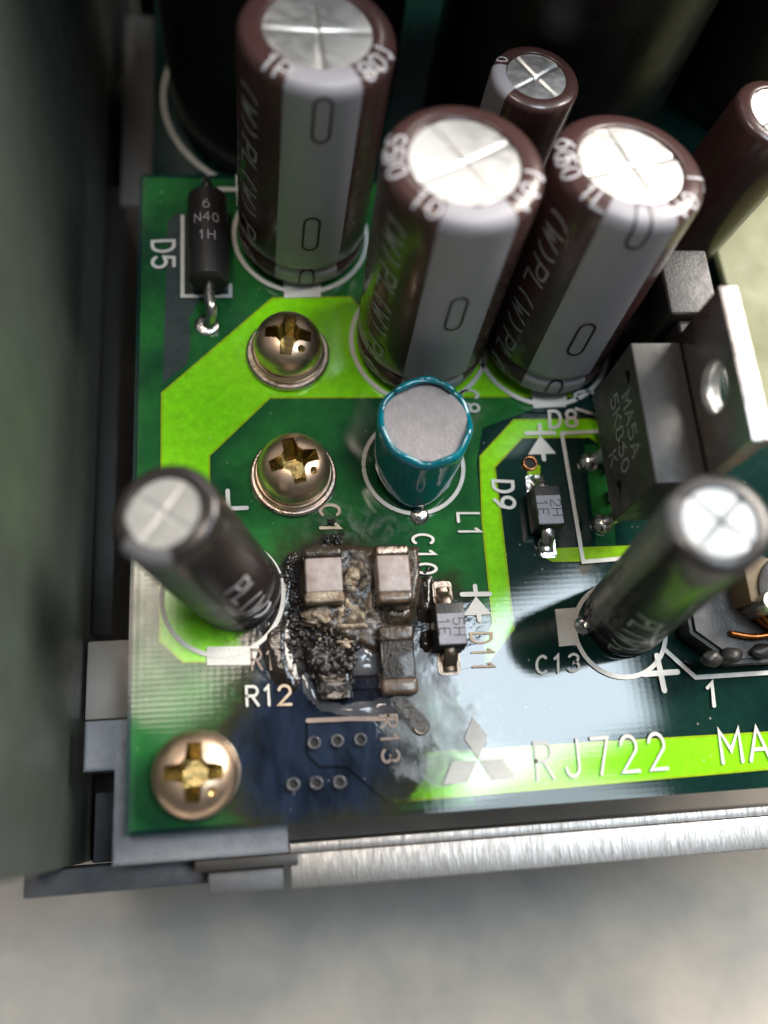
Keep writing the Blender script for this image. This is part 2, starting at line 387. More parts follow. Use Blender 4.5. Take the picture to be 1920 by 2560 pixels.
# ---- stroke lettering
def arc(cx, cy, rx, ry, a0, a1, n=10):
    return [(cx + rx * math.cos(math.radians(a0 + (a1 - a0) * i / n)), cy + ry * math.sin(math.radians(a0 + (a1 - a0) * i / n))) for i in range(n + 1)]
GL = {
    'D': [[(0, 0), (0, 6), (1.8, 6)] + arc(1.8, 3, 2.0, 3, 90, -90) + [(0, 0)]],
    'C': [arc(2, 3, 2, 3, 50, 310, 16)],
    'L': [[(0, 6), (0, 0), (3.6, 0)]],
    'R': [[(0, 0), (0, 6), (2.2, 6)] + arc(2.2, 4.5, 1.6, 1.5, 90, -90) + [(0, 3)], [(1.8, 3), (3.9, 0)]],
    'J': [[(3.4, 6), (3.4, 1.8)] + arc(1.8, 1.7, 1.6, 1.7, 0, -170)],
    'M': [[(0, 0), (0, 6), (2, 2.2), (4, 6), (4, 0)]],
    'A': [[(0, 0), (2, 6), (4, 0)], [(.7, 2), (3.3, 2)]],
    'P': [[(0, 0), (0, 6), (2.2, 6)] + arc(2.2, 4.4, 1.7, 1.6, 90, -90) + [(0, 2.8)]],
    'W': [[(0, 6), (1, 0), (2, 4), (3, 0), (4, 6)]],
    'H': [[(0, 0), (0, 6)], [(4, 0), (4, 6)], [(0, 3), (4, 3)]],
    'K': [[(0, 0), (0, 6)], [(3.6, 6), (0, 2.6)], [(1.2, 3.7), (3.8, 0)]],
    'E': [[(3.6, 6), (0, 6), (0, 0), (3.6, 0)], [(0, 3), (2.8, 3)]],
    'N': [[(0, 0), (0, 6), (4, 0), (4, 6)]],
    'S': [arc(2, 4.4, 1.8, 1.6, 30, 265, 10) + arc(2, 1.5, 1.9, 1.5, 90, -150, 10)],
    '(': [arc(4, 3, 2.6, 4, 130, 230)], ')': [arc(0, 3, 2.6, 4, 50, -50)],
    '0': [arc(2, 3, 1.8, 3, 0, 360, 20)],
    '1': [[(.8, 4.8), (2, 6), (2, 0)]],
    '2': [arc(2, 4.2, 1.9, 1.8, 165, -25, 10) + [(0, 0), (4, 0)]],
    '3': [arc(1.9, 4.5, 1.7, 1.5, 150, -80, 10) + arc(1.9, 1.6, 2, 1.6, 80, -155, 10)],
    '4': [[(3, 0), (3, 6), (0, 2), (4, 2)]],
    '5': [[(3.6, 6), (.5, 6), (.2, 3.3)] + arc(1.9, 1.9, 1.9, 1.9, 125, -150, 12)],
    '6': [arc(2, 1.9, 1.9, 1.9, 0, 360, 16), [(.1, 2), (.6, 4.2), (2.8, 6)]],
    '7': [[(0, 6), (4, 6), (1.6, 0)]],
    '8': [arc(2, 4.5, 1.6, 1.5, 0, 360, 14), arc(2, 1.6, 1.9, 1.6, 0, 360, 14)],
    '9': [arc(2, 4.1, 1.9, 1.9, 0, 360, 16), [(3.9, 4), (3.4, 1.8), (1.2, 0)]],
    'V': [[(0, 6), (2, 0), (4, 6)]],
    '+': [[(0, 3), (4, 3)], [(2, 1), (2, 5)]],
    ' ': [],
}
def ribbons(lines, w, fn, stack=0.0, step=None):
    """thick strokes in a 2D plane, mapped by fn(u, v) to 3D"""
    v, f, lay = [], [], []
    for li, ln in enumerate(lines):
        pts = [Vector(p) for p in ln]
        if step:
            q = [pts[0]]
            for a, b in zip(pts, pts[1:]):
                k = max(1, int((b - a).length / step))
                q += [a + (b - a) * (i / k) for i in range(1, k + 1)]
            pts = q
        pts = [p for i, p in enumerate(pts) if i == 0 or (p - pts[i - 1]).length > 1e-6]
        loop = (pts[0] - pts[-1]).length < 1e-5 and len(pts) > 3
        n = len(pts); b0 = len(v)
        for i, p in enumerate(pts):
            d0 = (p - pts[i - 1]) if i > 0 else ((pts[-1] - pts[-2]) if loop else (pts[1] - p))
            d1 = (pts[i + 1] - p) if i < n - 1 else ((pts[1] - pts[0]) if loop else d0)
            d0 = d0.normalized(); d1 = d1.normalized()
            t = d0 + d1
            t = t.normalized() if t.length > 1e-3 else d0
            nrm = Vector((-t.y, t.x)); c = max(.45, nrm.dot(Vector((-d0.y, d0.x))))
            v.append(p + nrm * (w / 2 / c)); v.append(p - nrm * (w / 2 / c))
        for i in range(n - 1):
            f.append((b0 + 2 * i, b0 + 2 * i + 1, b0 + 2 * i + 3, b0 + 2 * i + 2))
        if not loop:
            for e, sgn in ((0, -1), (n - 1, 1)):
                d = (pts[1] - pts[0]).normalized() if e == 0 else (pts[-1] - pts[-2]).normalized()
                d = d * sgn; nn = Vector((-d.y, d.x)); c0 = len(v); K = 5
                for k in range(K + 1):
                    a = PI / 2 - PI * k / K
                    v.append(pts[e] + (d * math.cos(a) + nn * math.sin(a)) * (w / 2))
                f.append(tuple(range(c0, c0 + K + 1)))
        lay += [li] * (len(v) - len(lay))
    vv = [fn(p.x, p.y) for p in v]
    if stack: vv = [(p[0], p[1], p[2] + stack * l) for p, l in zip(vv, lay)]
    me = mesh(vv, f)
    return me

def text_lines(s, adv=5.6):
    out = []
    for i, ch in enumerate(s):
        for ln in GL[ch]: out.append([(x + i * adv, y) for x, y in ln])
    return out, (len(s) - 1) * adv + 4

ZS = .016      # height of the silkscreen sheet over the board's top face
def silk_text(root, s, p0, p1, ph, w=.9, m='silk', adv=5.6, z=ZS):
    lines, wd = text_lines(s, adv)
    a, b, c = at(*p0), at(*p1), at(*ph)
    ex = (b - a) / wd; ey = (c - a) / 6
    if len(s) == 1 and s in '1': ex = (b - a) / 4
    me = ribbons(lines, w, lambda u, v: (a.x + ex.x * u + ey.x * v, a.y + ex.y * u + ey.y * v, z), .0008)
    return up_faces(link('silkscreen_lettering', me, M[m], root, False))

def up_faces(o):
    me = o.data
    bm = bmesh.new(); bm.from_mesh(me)
    for f in bm.faces:
        f.normal_update()
        if f.normal.z < 0: f.normal_flip()
    bm.to_mesh(me); bm.free(); return o

SLN = [0]
def silk_line(root, pts, w=.035, m='silk', z=ZS, name='silkscreen_line'):
    SLN[0] += 1; z = z + .0004 * (SLN[0] % 9)
    P = [at(*p) for p in pts]
    me = ribbons([[(p.x, p.y) for p in P]], w, lambda u, v: (u, v, z))
    return up_faces(link(name, me, M[m], root, False))

def silk_ring(root, c, r, w=.035, a0=0, a1=360, m='silk', z=ZS):
    me = ribbons([arc(c[0], c[1], r, r, a0, a1, 64)], w, lambda u, v: (u, v, z))
    return up_faces(link('silkscreen_ring', me, M[m], root, False))

def silk_poly(root, pts, name='silkscreen_block', m='silk', z0=.002, z=.0135):
    return link(name, prism([tuple(at(*p))[:2] for p in pts], z0, z), M[m], root, False)

def view_pts2(pts, z): return [tuple(at(p[0], p[1], z))[:2] for p in pts]
def view_pts(pts): return [tuple(at(*p))[:2] for p in pts]

# ------------------------------------------------------------------ setting: cloth below, chassis
g = []
N = 60
gv = []
for j in range(N + 1):
    for i in range(N + 1):
        x = -30 + 60 * i / N; y = -30 + 60 * j / N
        gv.append((x, y, -3.2 + .05 * math.sin(x * 1.1 + y * .4) + .04 * math.sin(y * 1.7 - x * .6)))
gf = [(j * (N + 1) + i, j * (N + 1) + i + 1, (j + 1) * (N + 1) + i + 1, (j + 1) * (N + 1) + i) for j in range(N) for i in range(N)]
o = link('tablecloth_ground', mesh(gv, gf), M['cloth'])
tag(o, 'grey beige woven cloth under the chassis', 'cloth', kind='structure')

# side wall of the chassis on the left
w = thing('chassis_side_wall', 'tall dark grey-green chassis panel blurred along the left edge', 'panel', (-.42, 3, -3.1))
link('wall_panel', box(-.25, 0, -3.17, 9, 0, 6.0, .03), M['wall'], w, 30)
link('recess_dark_slab', box(.003, .42, -3.18, -2.55, 1.5, 2.0, .02), M['darkwall'], w, 30)  # dark slab standing in for the shade of the recess beside the bracket
link('lower_lip', box(.003, .16, -1.55, 2.6, .4, 2.3, .02), M['darkwall'], w, 30)
o = link('grey_post', box(-.30, .10, 5.35, 7.6, -3.1, -.75, .04), M['postmetal'], None, 30)
tag(o, 'pale grey blurred sheet metal post between left panel and black can', 'post')
o = link('sheet_metal_flange', box(-.40, .35, .80, 1.37, -.75, -.62, .015), M['pinkmetal'], None, 30)
tag(o, 'pale pinkish metal flange showing left of the board above the grey bracket', 'flange')

# bracket carrying the board corner
br = thing('chassis_bracket', 'grey die-cast bracket under the near left corner of the board', 'bracket', (0, 0, -.9))
def loc_mesh(me, root):
    me.transform(Matrix.Translation(-Vector(root.location))); return me
link('corner_plate', loc_mesh(prism([(-.10, .42), (-.10, -.175), (1.02, -.175), (1.02, .6), (.6, .6), (.2, .9), (-.02, .9), (-.02, .74), (-.30, .74), (-.30, .42)], -.42, -.172, .012), br), M['chassis'], br, 30)
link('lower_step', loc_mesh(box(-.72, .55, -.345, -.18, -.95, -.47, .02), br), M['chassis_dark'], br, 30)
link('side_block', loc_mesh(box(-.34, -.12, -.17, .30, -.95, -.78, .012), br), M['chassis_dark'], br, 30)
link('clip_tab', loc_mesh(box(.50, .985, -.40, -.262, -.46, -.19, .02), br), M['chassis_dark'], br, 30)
link('clip_bar', loc_mesh(box(.42, 1.08, -.255, -.185, -.36, -.155, .008), br), M['darkwall'], br, 30)

rl = thing('aluminium_rail', 'brushed aluminium rail running along the near edge of the board', 'rail', (3.5, -.3, -.9))
link('rail_face', loc_mesh(box(1.03, 8, -.405, -.19, -.9, -.20, .012), rl), M['rail'], rl, 30)
link('rail_ledge', loc_mesh(box(1.03, 8, -.187, -.125, -.9, -.235, .01), rl), M['rail'], rl, 30)
o = link('rear_wall', box(-.4, 9, 9.0, 9.2, -3.1, 4.5, .03), M['darkwall'], None, 30)
tag(o, 'dark chassis wall behind the big black cans', 'panel')
# second board further down behind the first
sb = thing('rear_circuit_board', 'green blurred circuit board behind the far edge of the main board', 'circuit board', (1.5, 6.7, -.5))
link('substrate', loc_mesh(box(.02, 2.2, 5.16, 9.5, -.66, -.5, .01), sb), M['mask'], sb, 30)

# ------------------------------------------------------------------ the circuit board
B = thing('circuit_board', 'green burnt circuit board filling the picture with lime traces and white lettering', 'circuit board', (0, 0, 0))
sub = link('substrate', prism([(0, 0), (9, 0), (9, 8.5), (1.05, 8.5), (1.05, 5.065), (0, 5.065)], -.16, 0), M['mask'], B, False)
sub.data.materials.append(M['fr4'])
for p in sub.data.polygons:
    if abs(p.normal.z) < .5: p.material_index = 1

ZT = .006
def trace(pts, m='lime', z=ZT, name='copper_trace', world=False):
    pp = pts if world else view_pts(pts)
    o = link(name, prism(pp, -.004, z), M[m], B, False)
    if 'lime' in m:
        up_faces(link('trace_edge', ribbons([pp + [pp[0]]], .014, lambda u, v: (u, v, z + .0015)), M['trace_edge'], o, False))
    return o
# thin dark outline lies round each lime trace (mask step)
trace([(589, 645), (757, 643), (800, 690), (900, 742), (1225, 740), (1245, 800), (1232, 857), (583, 860), (452, 985), (452, 1085), (560, 1180), (598, 1300), (560, 1420), (520, 1429), (395, 1430), (345, 1385), (348, 1180), (350, 850)], 'lime')
k_ = 1.15732
def r6(x, y): return ((x / 1.803 + 1000) / k_, (y / 1.803 + 1300) / k_)
def r8(x, y): return ((x / 4.147 + 1200) / k_, (y / 4.147 + 1000) / k_)
def r5(x, y): return ((x / 1.728 + 250) / k_, (y / 1.728 + 1300) / k_)
def z1(x, y): return ((x / 2.765 + 680) / k_, (y / 2.765 + 1250) / k_)
trace([r8(0, 590), r8(350, 210), r8(1180, 205), r8(1300, 330), r8(1300, 510), r8(1130, 385), r8(435, 392), r8(148, 700), r6(455, 0), r6(512, 492), r6(395, 640), r6(270, 672), r6(255, 600), r6(300, 530), r6(395, 510), r6(417, 470), r6(370, 0)], 'lime')
trace([r8(495, 690), r8(612, 690), r8(612, 800), r8(500, 800)], 'olive_lime')
trace([r8(780, 1548), r8(1700, 1515), r8(1700, 1640), r8(1040, 1668), r8(745, 1672), r8(690, 1640)], 'olive_lime')
trace([r5(1275, 925), r5(1350, 1010), (1760, 1576), (1760, 1652), r5(1245, 1220), r5(1065, 1068), r5(945, 1065), r5(893, 1010), r5(893, 880), r5(1200, 862)], 'lime')
trace([(362, 478), (378, 462), (490, 462), (495, 640), (430, 650), (408, 690), (412, 740), (405, 785), (352, 830)], 'slate', .004, 'bare_area')
trace([(.03, .03), (2.25, .03), (2.2, .55), (2.25, .9), tuple(at(1060, 1345))[:2], tuple(at(1029, 1000))[:2], (2.6, 2.75), (3.3, 3.0), (3.5, 3.9), (2.6, 5.0), (.03, 5.03)], 'pour', .002, 'ground_copper', True)
trace([(1262, 960), (1320, 960), (1330, 1190), (1290, 1200)], 'pour', .002, 'ground_copper')
trace([(860, 1400), (930, 1405), (930, 1460), (860, 1478)], 'lime')
trace([(745, 1462), (830, 1460), (830, 1488), (745, 1490)], 'lime')
for a, b_ in (((665, 1557), (755, 1553)), ((755, 1553), (852, 1553))):
    silk_line(B, [a, b_], .03, 'silk_dim', .009, 'scorched_track')

# ---- silkscreen
CA, CB, CC = at(650, 510), at(905, 740), at(1170, 745)
CA.z = CB.z = CC.z = 0
for c in (CA, CB, CC): silk_ring(B, c, .535, .035)
silk_poly(B, [(612, 598), (693, 596), (693, 643), (614, 645)])
silk_poly(B, [(1147, 838), (1224, 836), (1222, 880), (1151, 883)])
LC = at(893, 1008)
silk_ring(B, LC, .375, .03, -78, 178); silk_ring(B, LC, .375, .03, 182, 262)
FC = at(482, 1288); GC = at(1338, 1362)
silk_ring(B, FC, .415, .03)
silk_poly(B, [(447, 1398), (560, 1396), (548, 1437), (447, 1438)])
silk_ring(B, GC, .335, .032)
silk_poly(B, [(1198, 1317), (1242, 1313), (1240, 1340), (1236, 1365), (1250, 1393), (1207, 1397)])
silk_ring(B, (4.30, 4.28), .37, .035)
silk_text(B, 'D5', (330, 524), (330, 582), (376, 522), .95)
silk_text(B, 'C8', (992, 845), (996, 893), (1030, 845), 1.0)
silk_text(B, 'C7', (1240, 846), (1244, 898), (1287, 848), 1.0)
silk_text(B, 'D8', (1187, 925), (1246, 923), (1185, 890), 1.1)
silk_text(B, 'D9', (1064, 1040), (1069, 1098), (1106, 1042), 1.1)
silk_text(B, 'L1', (988, 1110), (992, 1160), (1033, 1110), .9)
silk_text(B, 'C10', (890, 1156), (898, 1241), (934, 1156), .9)
silk_text(B, 'C1', (692, 1092), (692, 1155), (733, 1092), 1.0, 'silk_burnt')
silk_text(B, 'D11', (1016, 1369), (1022, 1452), (1060, 1368), .9, 'silk_burnt')
silk_text(B, 'C13', (1158, 1456), (1250, 1450), (1158, 1419), .95)
silk_text(B, 'R1', (534, 1525), (594, 1523), (532, 1484), .85)
silk_text(B, '2', (603, 1523), (629, 1522), (601, 1482), .85, 'silk_burnt')
silk_text(B, 'R1', (545, 1447), (596, 1446), (543, 1405), .85, 'silk_dim')
silk_text(B, 'R13', (820, 1547), (826, 1648), (856, 1545), .9, 'silk_dim')
silk_text(B, 'RJ722', (1160, 1684), (1440, 1660), (1152, 1606), .68, 'silk_logo', adv=6.9)
silk_text(B, 'MA', (1560, 1648), (1662, 1640), (1550, 1578), .7, adv=5.7)
silk_text(B, '1', (1523, 1527), (1558, 1524), (1518, 1477), .9)
silk_line(B, [(1388, 1457), (1461, 1452)], .04); silk_line(B, [(1417, 1417), (1433, 1492)], .04)
silk_line(B, [(470, 1101), (533, 1099)], .032); silk_line(B, [(492, 1062), (494, 1110)], .032)
for sx, sy, k in ((1166, 938, 1.0), (1027, 1285, 1.0)):
    silk_line(B, [(sx - 30 * k, sy), (sx + 30 * k, sy - 1)], .034)
    silk_line(B, [(sx - 2, sy - 18), (sx, sy)], .032)
    silk_poly(B, [(sx, sy + 4), (sx + 34 * k, sy + 43), (sx - 26 * k, sy + 45)], 'silkscreen_triangle')
    silk_line(B, [(sx + 6, sy + 44), (sx + 8, sy + 56)], .034)
silk_line(B, [(395, 470), (395, 642), (498, 642), (498, 618)], .03)
silk_line(B, [(470, 412), (520, 412)], .04); silk_line(B, [(515, 385), (518, 445)], .04)
silk_line(B, [(1300, 933), (1212, 938), (1258, 1215), (1350, 1207)], .03)
silk_line(B, [(1435, 1405), (1500, 1464), (1700, 1451)], .032)
silk_line(B, [(1318, 735), (1332, 795)], .045)
for q in ([(325, 890), (393, 970), (350, 1080), (288, 985)], [(235, 1090), (348, 1083), (300, 1185), (195, 1192)], [(352, 1083), (460, 1075), (522, 1165), (415, 1175)]):
    silk_poly(B, [r6(*p) for p in q], 'printed_diamond', 'silk_logo')

# ---- pads and vias
def round_rect(x0, y0, x1, y1, r=.03):
    P = []
    for cx, cy, a in ((x1 - r, y1 - r, 0), (x0 + r, y1 - r, 90), (x0 + r, y0 + r, 180), (x1 - r, y0 + r, 270)):
        P += arc(cx, cy, r, r, a, a + 90, 4)
    return P
def pad(pa, pb, m='solder', z=.03, r=.03):
    a, b = at(*pa), at(*pb)
    return link('solder_pad', prism(round_rect(min(a.x, b.x), min(a.y, b.y), max(a.x, b.x), max(a.y, b.y), r), 0, z, .012), M[m], B, 40)
pad((1133, 1028), (1172, 1078)); pad((1162, 1160), (1202, 1206))
pad((932, 1258), (978, 1305), 'solder_burnt'); pad((943, 1410), (996, 1457), 'solder_burnt')
def via(p, r=.05, m='solder', dark=.55):
    c = at(*p)
    ring = link('via', lathe([(r * 1.05, 0), (r, .02), (r * .9, .032), (r * .76, .034), (r * dark, .022), (r * dark * .92, .006)], 24, off=(c.x, c.y, 0)), M[m], B)
    h = link('via_hole', disc_grid(r * dark * .95, lambda x, y: .008, 2, 16), M['hole'], ring)
    h.location = (c.x, c.y, 0)
via((1143, 1003), .06, 'copper', .72)
for p in ((678, 1605), (728, 1601), (778, 1598), (633, 1695), (683, 1692), (733, 1690)): via(p, .045, 'blister', .6)
via((849, 1333), .045, 'resin', .55)
def dome(p, r, m='solder', h=.6, name='solder_joint'):
    c = at(*p)
    pr = [(r * math.cos(t), r * h * math.sin(t)) for t in [PI / 2 * i / 8 for i in range(9)]]
    return link(name, lathe(pr, 24, off=(c.x, c.y, 0)), M[m], B)
dome((906, 1114), .075); dome((1271, 1000), .085, h=.9); dome((1299, 1133), .085, h=.9); dome((447, 702), .095, 'solder', .25)
dome((1258, 1352), .075, 'solder', .8)
# stub pad at the burn
cs = [at(858, 1512), at(908, 1568)]
d = (cs[1] - cs[0]).normalized(); a_ = math.degrees(math.atan2(d.y, d.x))
pts = arc(cs[1].x, cs[1].y, .062, .062, a_ - 90, a_ + 90, 8) + arc(cs[0].x, cs[0].y, .05, .05, a_ + 90, a_ + 270, 8)
link('stub_track', prism(pts, 0, .034, .014), M['resin'], B, 40)
via((908, 1570), .058, 'solder_burnt', .7)

# ------------------------------------------------------------------ capacitors
def capacitor(name, label, base, top, r, stripe, cross, prints=(), group='brown sleeved capacitors', marks=(.3, .62), hw=.5, sleeve='sleeve', stripe_m='stripe', depth=1.0, top_m='alu'):
    base = Vector(base); top = Vector(top); ax = top - base; h = ax.length
    q = Vector((0, 0, 1)).rotation_difference(ax.normalized())
    root = thing(name, label, 'capacitor', base, group, q)
    sh = .075 * r / .5
    prof = [(r * .80, .012), (r * .93, .004), (r * .985, .03), (r, .07), (r, .15), (r * .985, .165), (r * .935, .19), (r * .985, .215), (r, .23)]
    for i in range(1, 7): prof.append((r, .23 + (h - sh - .23) * i / 6))
    for i in range(1, 8):
        t = PI / 2 * .86 * i / 7; prof.append((r - sh + sh * math.cos(t), h - sh - .006 + sh * math.sin(t)))
    prof += [(r * .80, h + .001), (r * .71, h + .002), (r * .685, h - .003), (r * .67, h - .03)]
    link('sleeve', lathe(prof, 64), M[sleeve], root)
    cum = [0]
    for a, b in zip(prof, prof[1:]): cum.append(cum[-1] + math.hypot(b[0] - a[0], b[1] - a[1]))
    send = cum[-3]
    def surf(th, s, off=.003):
        s = max(0, min(s, cum[-1] - 1e-6)); i = 0
        while i < len(cum) - 2 and cum[i + 1] < s: i += 1
        t = (s - cum[i]) / max(1e-9, cum[i + 1] - cum[i])
        rr = prof[i][0] + (prof[i + 1][0] - prof[i][0]) * t; zz = prof[i][1] + (prof[i + 1][1] - prof[i][1]) * t
        dr, dz = prof[i + 1][0] - prof[i][0], prof[i + 1][1] - prof[i][1]; l = math.hypot(dr, dz) or 1
        rr += dz / l * off; zz += -dr / l * off
        return (rr * math.cos(th), rr * math.sin(th), zz)
    # top disc with scored cross
    def score(x, y):
        u = x * math.cos(cross) + y * math.sin(cross); v = -x * math.sin(cross) + y * math.cos(cross)
        e = .013
        gg = math.exp(-(u / e) ** 2) + math.exp(-(v / e) ** 2)
        return -.009 * depth * gg + .004 * math.sin(u * 7 + v * 3) + .006 * (abs(u * v) ** .5)
    dm = link('can_top', disc_grid(r * .678, score, 44, 96), M[top_m], root); dm.location = (0, 0, h - .016)
    # stripe
    T0, T1 = stripe - hw, stripe + hw
    ns = 14; v, f = [], []; ss = [.03 + (send - .03) * i / 70 for i in range(71)]
    for s_ in ss:
        for k in range(ns + 1): v.append(surf(T0 + (T1 - T0) * k / ns, s_, .0035))
    for j in range(70):
        for k in range(ns): f.append((j * (ns + 1) + k, j * (ns + 1) + k + 1, (j + 1) * (ns + 1) + k + 1, (j + 1) * (ns + 1) + k))
    st = link('stripe', mesh(v, f), M[stripe_m], root)
    # minus marks: rounded outlines on the stripe
    sside = cum[8] + (h - .23)
    for fr in marks:
        c_ = fr * sside
        L_ = .13 * r / .5 + .04; R_ = .055 * r / .5
        ol = arc(0, L_ - R_, R_, R_, 0, 180, 8) + arc(0, -L_ + R_, R_, R_, 180, 360, 8)
        ol.append(ol[0])
        link('minus_mark', ribbons([ol], .018, lambda u, v_: surf(stripe + u / r, c_ + v_, .0065), step=.03), M['mark'], st, False)
    for (s_, th, sc, size, orient, mm, slant) in prints:
        lines, wd = text_lines(s_, 5.2); k = size / 6
        if sc <= 0: sc = send - .075 * r / .5 + sc
        ww = .85
        def fn(u, v_, th=th, sc=sc, k=k, wd=wd, orient=orient, slant=slant):
            u = (u - wd / 2); v_ = v_ - 3; u += slant * v_
            if orient == 'down':   # reading down the can, letters' tops to the right
                return surf(th + v_ * k / r, sc - u * k, .004)
            if orient == 'ring':   # letters' tops away from the middle of the can
                return surf(th + u * k / (r * .85), sc - v_ * k, .004)
            return surf(th + u * k / (r * .85), sc + v_ * k, .004)   # tops towards the middle
        link('printed_text', ribbons(lines, ww, fn, step=.5), M[mm], root, False)
    link('rubber_bung', lathe([(0.001, .03), (r * .78, .03), (r * .80, .012)], 32), M['rubber'], root)
    return root, surf, send

def D2(a): return math.radians(a)
def big_prints(r, h, th0, shoulder):
    P = []
    for c_, t_ in ((.20, 'PL(W)'), (.98, 'PL(W)'), (1.58, '(W)')): P.append((t_, th0, c_ * h / 1.8, 0.16, 'down', 'print', .22))
    return P + shoulder
hA = 1.86
sA = 1.86 + .12
capacitor('electrolytic_capacitor', 'tall brown capacitor whose silver top is cut by the top edge of the photo', (CA.x, CA.y, 0), (1.36, 4.60, 1.88), .5, D2(-88), D2(2),
          big_prints(.5, 1.8, D2(-148), [('1P', D2(-128), 0, .12, 'up', 'print_w', 0), ('80', D2(-42), 0, .12, 'ring', 'print_w', 0), ('1', D2(-20), 0, .13, 'ring', 'print_w', 0)]), marks=(.36, .88, .05))
capacitor('electrolytic_capacitor', 'tall brown capacitor standing right behind the teal inductor', (CB.x, CB.y, 0), (2.19, 3.655, 1.85), .5, D2(-85), D2(28),
          big_prints(.5, 1.8, D2(-145), [('10', D2(-128), 0, .12, 'up', 'print_w', 0), ('16', D2(-38), 0, .12, 'ring', 'print_w', 0), ('1', D2(-12), 0, .13, 'ring', 'print_w', 0), ('S5', D2(166), 0, .12, 'up', 'print_w', 0), ('J0', D2(186), 0, .12, 'up', 'print_w', 0)]), marks=(.58, .05, 1.14))
capacitor('electrolytic_capacitor', 'tall brown capacitor leaning right, nearest to the black transistor', (CC.x, CC.y, 0), (3.27, 3.73, 1.76), .5, D2(-93), D2(18),
          big_prints(.5, 1.7, D2(-150), [('1L', D2(-135), 0, .12, 'up', 'print_w', 0), ('10', D2(-48), 0, .12, 'ring', 'print_w', 0), ('7', D2(-14), 0, .13, 'ring', 'print_w', 0), ('60', D2(168), 0, .12, 'up', 'print_w', 0), ('50', D2(188), 0, .12, 'up', 'print_w', 0)]), marks=(.42, .05, .98))
capacitor('electrolytic_capacitor', 'small brown capacitor behind the two tall leaning ones, its silver top showing', (2.86, 4.72, 0), (2.91, 4.80, 1.38), .315, D2(190), D2(35), [('0', D2(150), 0, .075, 'up', 'print_w', 0)], marks=(.4,))
capacitor('electrolytic_capacitor', 'small brown capacitor cut by the right edge of the photo near the olive sheet', (4.30, 4.28, 0), (4.50, 4.34, 1.58), .315, D2(-20), D2(35), [], marks=(.4,))
capacitor('electrolytic_capacitor', 'short dark capacitor tilted left over the board edge beside the burn', deep(520, 1278, 6.15), deep(352, 1106, 4.82), .31, D2(-112), D2(52),
          [('PL(W)', D2(-48), .5, .16, 'down', 'print', .2)], marks=(.55,), hw=.58, sleeve='sleeve_black', stripe_m='stripe_dark', depth=.35, group='short dark capacitors')
capacitor('electrolytic_capacitor', 'short dark capacitor leaning right above the C13 lettering', deep(1344, 1338, 6.32), deep(1556, 1124, 4.62), .288, D2(172), D2(-48),
          [('5', D2(-120), .22, .12, 'ring', 'print', 0), ('PL(W)', D2(-115), .6, .16, 'down', 'print', .2)], marks=(.12, .5), sleeve='sleeve_black', stripe_m='stripe_dark', top_m='alu_dimmed', depth=1.4, group='short dark capacitors')
# leads of the two leaning capacitors
def lead(label_root, path, r=.028, name='lead'):
    o = link(name, tube(smooth_path(path), r), M['lead'], None)
    return o
caps = [o for o in COL.objects if o.type == 'EMPTY' and o.name.startswith('electrolytic')]
def child_world(me, root, name, m, smooth=True):
    bpy.context.view_layer.update()
    me.transform(root.matrix_world.inverted()); return link(name, me, m, root, smooth)
fb, gb = deep(520, 1278, 6.15), deep(1344, 1338, 6.32)
for dx, dy, px, k in ((-.03, -.09, (498, 1350), 5), (.05, .06, (535, 1300), 5)):
    child_world(tube(smooth_path([at(*px, 0), at(px[0], px[1] - 3, .07), fb + Vector((dx, dy, .04))]), .03), caps[k], 'lead', M['lead'])
child_world(tube(smooth_path([at(1258, 1352, .03), at(1268, 1350, .10), gb + Vector((-.10, -.03, .03))]), .026), caps[6], 'lead', M['lead'])
child_world(tube(smooth_path([at(1400, 1380, 0), at(1400, 1375, .07), gb + Vector((.10, .03, .03))]), .026), caps[6], 'lead', M['lead'])

# large black cans at the back
for nm, lb, c, r, h in (('can_capacitor', 'big black can at the back left, beside the pale post', (1.20, 6.35, -.5), 1.0, 4.4),
                        ('can_capacitor', 'big black can at the back centre behind the small brown capacitor', (3.50, 6.04, 0), 1.02, 3.6),
                        ('can_capacitor', 'big black can at the back right, behind the capacitor cut by the edge', (5.58, 6.48, 0), 1.02, 3.4)):
    rt = thing(nm, lb, 'capacitor', c, 'big black cans at the back')
    link('can_sleeve', lathe([(r * .9, 0), (r, .04), (r, .3), (r, h - .1), (r * .97, h), (r * .8, h + .01)], 64), M['bigcap'], rt)
    link('can_top', disc_grid(r * .81, lambda x, y: -.01, 6, 48), M['alu'], rt).location = (0, 0, h)
silk_ring(sb, (1.2 - 1.5, 6.35 - 6.7), 1.09, .04, z=.012)

